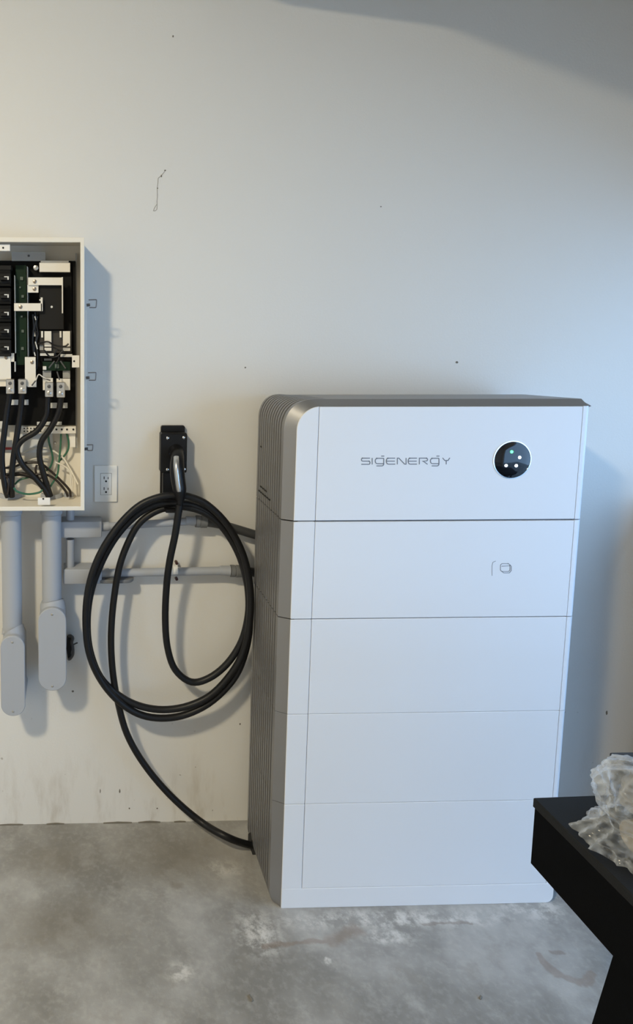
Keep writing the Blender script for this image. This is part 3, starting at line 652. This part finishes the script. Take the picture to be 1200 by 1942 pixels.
hp = [(337, 856, -.060), (336.5, 866, -.095), (335.5, 885, -.118), (337, 905, -.124), (340, 925, -.128), (341.5, 940, -.130), (341.5, 951, -.131), (341, 962, -.131)]
bm = new(); loft(bm, catmull([aty(*q) for q in hp], 5), [(lambda s: .0155+.0055*math.sin(math.pi*min(1, s*1.25))-(.009*max(0, (s-.62)/.38)))(i/35) for i in range(36)], 24); obj('plug_grip', bm, M['black_plastic'], plug)
bm = new(); f = catmull([aty(335, 868, -.121), aty(335, 885, -.140), aty(337, 905, -.1455), aty(339.5, 925, -.147), aty(340.5, 932, -.1465)], 5)
k = len(f); loft(bm, [p+Vector((0, .006, 0)) for p in f], [(.0085, (.0105+.0030*math.sin(math.pi*(i/(k-1))**.8))*(1 if 1 < i < k-2 else .8)) for i in range(k)], 20); obj('grip_inlay', bm, M['chrome'] if False else grain(mat('brushed_silver', (.62, .62, .61), .30, .9), 600, .08), plug, label='silver inlay on plug')
c = f[5]; bm = new(); cyl(bm, c+Vector((0, .0, .0)), c+Vector((0, -.0035, 0)), .0022, 10); obj('release_button', bm, M['clamp'], plug)
def c9(cx_, cy_): return (130+.38105*cx_, 900+.38105*cy_)
path = [(552, 150), (545, 200), (530, 300), (503, 430), (487, 560), (481, 720), (492, 860), (530, 970), (610, 1032), (700, 1012), (790, 940), (860, 830), (893, 700), (893, 580), (868, 440), (800, 300), (710, 200), (610, 150), (520, 143), (430, 150), (330, 208), (235, 312), (160, 447), (110, 592), (94, 740), (108, 880), (160, 1010), (250, 1098), (350, 1150), (470, 1170), (600, 1150), (720, 1088), (830, 960), (885, 830), (905, 680), (900, 540), (865, 390), (790, 250), (690, 150), (600, 110), (530, 103), (440, 115), (340, 163), (235, 272), (150, 410), (100, 560), (85, 720), (100, 880), (150, 1005), (232, 1112), (340, 1188), (460, 1212), (590, 1192), (720, 1122), (832, 1000), (888, 850), (902, 700), (893, 570), (852, 410), (775, 275), (685, 195), (590, 163), (500, 163), (420, 190), (350, 245), (300, 330), (255, 450), (228, 600), (214, 740), (212, 870), (222, 1000), (245, 1130), (290, 1290), (375, 1440), (500, 1590), (650, 1722), (780, 1800), (880, 1838), (950, 1848)]
P3 = []; n_ = len(path)
for i, q in enumerate(path):
    u, v = c9(*q)
    if i < 10: y = (-.131, -.131, -.128, -.118, -.106, -.096, -.090, -.086, -.084, -.084)[i]                                 # from the plug down
    elif i < 31: y = -.086
    elif i < 52: y = -.108 if i < 48 else -.108+.004*(i-47)
    elif i < 62: y = -.088
    else: y = -.079
    if 27 < i < 34: y = -.086-.022*(i-27)/7
    if i >= 66: y = -.079
    P3.append(aty(u, v, y))
# the tail leaves the wall and lands on the slab beside the tower
for j, z in ((n_-4, None), (n_-3, .075), (n_-2, .030), (n_-1, .0125)):
    u, v = c9(*path[j]); P3[j] = atz(u, v, z) if z else aty(u, v, -.092)
P3.append(P3[-1]+Vector((.03, -.002, .0)))
bm = new(); tube(bm, P3, .0103, 5, 14); obj('cable', bm, M['cable'], plug)

# ------------------------------------------------------------------ desk, bag, case
h = .75; A = atz(1010, 1512, h); Fp = atz(1200, 1685, h); ex = (atz(1115, 1508, h)-A); ex.z = 0; ex.normalize(); ey = Vector((ex.y, -ex.x, 0))
desk = thing('desk', 'black desk corner with splayed leg at lower right of photo', 'desk', A+ex*.45+ey*.3-Vector((0, 0, h)))
rot = Matrix.Translation(A)@Matrix(((ex.x, -ey.x, 0, 0), (ex.y, -ey.y, 0, 0), (0, 0, 1, 0), (0, 0, 0, 1)))
def dbox(x0, x1, d0_, d1_, z0, z1, bev=.002): return B1(x0, x1, -d1_, -d0_, z0-h, z1-h, bev=bev, mat=rot)
obj('desk_top', dbox(0, 1.0, 0, .62, h-.018, h), M['desk_top'], desk)
obj('apron', dbox(.003, .997, .002, .618, h-.126, h-.019, .001), M['desk'], desk)
for x in (.02, .945):
    for d, spl in ((.165, -1), (.455, 1)):
        bm = new(); wid = .075
        for_top = (x, d); dz = .11*spl
        t_ = []
        prof = [(-(d+.0), h-.125), (-(d+wid), h-.125), (-(d+wid+dz), 0), (-(d+dz), 0)]
        b2 = bmesh.new(); 
        A1 = [b2.verts.new((x, p_[0], p_[1]-h)) for p_ in prof]; B_ = [b2.verts.new((x+.045, p_[0], p_[1]-h)) for p_ in prof]
        b2.faces.new(A1); b2.faces.new(B_[::-1])
        for i in range(4): b2.faces.new((A1[i], B_[i], B_[(i+1) % 4], A1[(i+1) % 4]))
        bmesh.ops.transform(b2, matrix=rot, verts=b2.verts); merge(bm, b2); obj('leg', bm, M['desk'], desk, smooth=False)
# black case behind the bag
a = atz(1145, 1500, h+.001)
cs_ = thing('black_case', 'flat black case lying on the desk behind the plastic bag', 'case', (a.x+.15, a.y-.01, h))
bm = new(); box(bm, a.x+.005, a.x+.30, a.y-.035, a.y-.002, h+.0005, h+.066, .004, 2); obj('body', bm, M['dark_stuff'], cs_)
bm = new(); box(bm, a.x+.003, a.x+.302, a.y-.037, a.y, h+.0665, h+.076, .003, 2); obj('lid', bm, M['dark_stuff'], cs_)

# clear plastic bag with a tan roll inside
bc = atz(1205, 1640, h+.004); bx, by = bc.x+.048, bc.y+.042
bag = thing('plastic_bag', 'crumpled clear plastic bag of packing material on the black desk', 'bag', (bx, by, h))
from mathutils import noise as MN
def bagmesh():
    bm = new(); nu, nv = 96, 60; rows = []
    prof = [(0, 1.22), (.10, 1.04), (.16, .82), (.22, .70), (.34, .76), (.52, .90), (.70, .96), (.86, .82), (.95, .5), (1.0, .02)]
    H, R0_ = .136, .084
    for j in range(nv+1):
        t = j/nv
        for k in range(len(prof)-1):
            if prof[k][0] <= t <= prof[k+1][0]:
                f_ = (t-prof[k][0])/(prof[k+1][0]-prof[k][0]); f_ = f_*f_*(3-2*f_); rr = prof[k][1]*(1-f_)+prof[k+1][1]*f_; break
        row = []
        for i in range(nu):
            a = 2*math.pi*i/nu; c_, s_ = math.cos(a), math.sin(a)
            q = Vector((c_*1.1+4, s_*1.1, t*2.6))
            fold = abs(MN.noise(Vector((c_*2.4, s_*2.4, t*.9+7))))*(.9-.5*t)          # gathers running down from the shoulder
            crs = abs(MN.noise(q*1.5)); crs2 = abs(MN.noise(q*3.4+Vector((5, 2, 1))))
            rad = R0_*rr*(1.10-.42*fold-.26*crs-.12*crs2+.10*MN.noise(q*.6))
            z = H*t*(1-.10*crs*t)+.010*max(0, .1-t)*10*abs(MN.noise(Vector((c_*2, s_*2, 1))))
            row.append(bm.verts.new((bx+c_*rad, by+s_*rad*.82, h+.0015+z)))
        rows.append(row)
    for a, b in zip(rows, rows[1:]):
        for k in range(nu): bm.faces.new((a[k], a[(k+1) % nu], b[(k+1) % nu], b[k]))
    return bm
obj('film', bagmesh(), M['plastic'], bag, angle=180)
bm = new(); loft(bm, [(bx-.036, by-.020, h+.030), (bx-.033, by-.020, h+.030), (bx+.042, by-.008, h+.030), (bx+.045, by-.008, h+.030)], [.020, .025, .025, .020], 28); obj('tan_roll', bm, M['tan'], bag, label='tan roll inside the bag')
bm = new(); 
for dz, rr_ in ((.072, .038), (.090, .036), (.107, .027)):
    loft(bm, [(bx+.004, by, h+dz-.010), (bx+.004, by, h+dz-.007), (bx+.004, by, h+dz+.007), (bx+.004, by, h+dz+.010)], [rr_*.9, rr_, rr_, rr_*.9], 24)
obj('foam_stack', bm, M['foam'], bag, label='grey padding inside the bag')

# ------------------------------------------------------------------ unseen black cabinet added past the right edge to shade the lower wall
cb = thing('shade_cabinet', 'unseen low black cabinet added right of the tower to shade the wall', 'shade_cabinet', (1.375, -.25, 0))
obj('carcass', B1(1.243, 1.485, -.46, -.012, 0, 1.05, bev=.003), M['dark_stuff'], cb)
obj('top_board', B1(1.238, 1.49, -.475, -.01, 1.0505, 1.075, bev=.003), M['dark_stuff'], cb)
for x in (1.245, 1.3655):
    d = obj('shade_cabinet_door', B1(x, x+.118, -.478, -.4605, .03, 1.03, bev=.002), M['dark_stuff'], cb)
    obj('handle', B1(x+(.085 if x < 1.3 else .010), x+(.095 if x < 1.3 else .020), -.50, -.478, .5, .62, bev=.002), M['clamp'], d)

# ------------------------------------------------------------------ unseen plywood board added above the view, outline shaped to shadow the upper wall
lf = thing('shade_loft', 'unseen plywood board added above the tower, cut to cast the upper wall shadow', 'shade_board', (.7, -.3, 2.62))
bm = new(); prism(bm, [(-.25, -.002), (-.25, -.40), (-.02, -.565), (-.09, -1.04), (1.49, -1.08), (1.49, -.002)], 'z', 2.60, 2.62); obj('shade_loft_board', bm, M['tan'], lf, smooth=False)
for x in (.1, .75, 1.35):
    bm = new(); prism(bm, [(-.002, 2.5995), (-.25, 2.5995), (-.25, 2.592), (-.012, 2.55), (-.002, 2.55)], 'x', x-.015, x+.015); obj('bracket', bm, M['steel'], lf, smooth=False)

# ------------------------------------------------------------------ ceiling lamp (its light is set at the top)
cl = thing('ceiling_lamp', 'white drum ceiling lamp hanging on a rod over the garage floor', 'lamp', (-1.75, -2.4, 3.105))
bm = new(); loft(bm, [(-1.75, -2.4, 3.104), (-1.75, -2.4, 3.106), (-1.75, -2.4, 3.15), (-1.75, -2.4, 3.17)], [.19, .20, .20, .06], 32); obj('shade', bm, M['ivory'], cl)
bm = new(); cyl(bm, (-1.75, -2.4, 3.165), (-1.75, -2.4, 3.499), .012, 12); obj('rod', bm, M['ivory'], cl)

# ------------------------------------------------------------------ litter on the slab
for u, v, l, w, a, lab in ((475, 1894, .016, .006, 110, 'dark wood chip lying on the concrete below the tower'), (911, 1893, .010, .005, 40, 'tiny dark crumb on concrete nearest the desk leg')):
    c = atz(u, v, 0); bm = new(); box(bm, -l/2, l/2, -w/2, w/2, 0.0004, .004, .001, 1, Matrix.Translation((c.x, c.y, 0))@Matrix.Rotation(math.radians(a), 4, 'Z'))
    tag(obj('debris_chip', bm, M['scuff'], None), lab, 'debris')
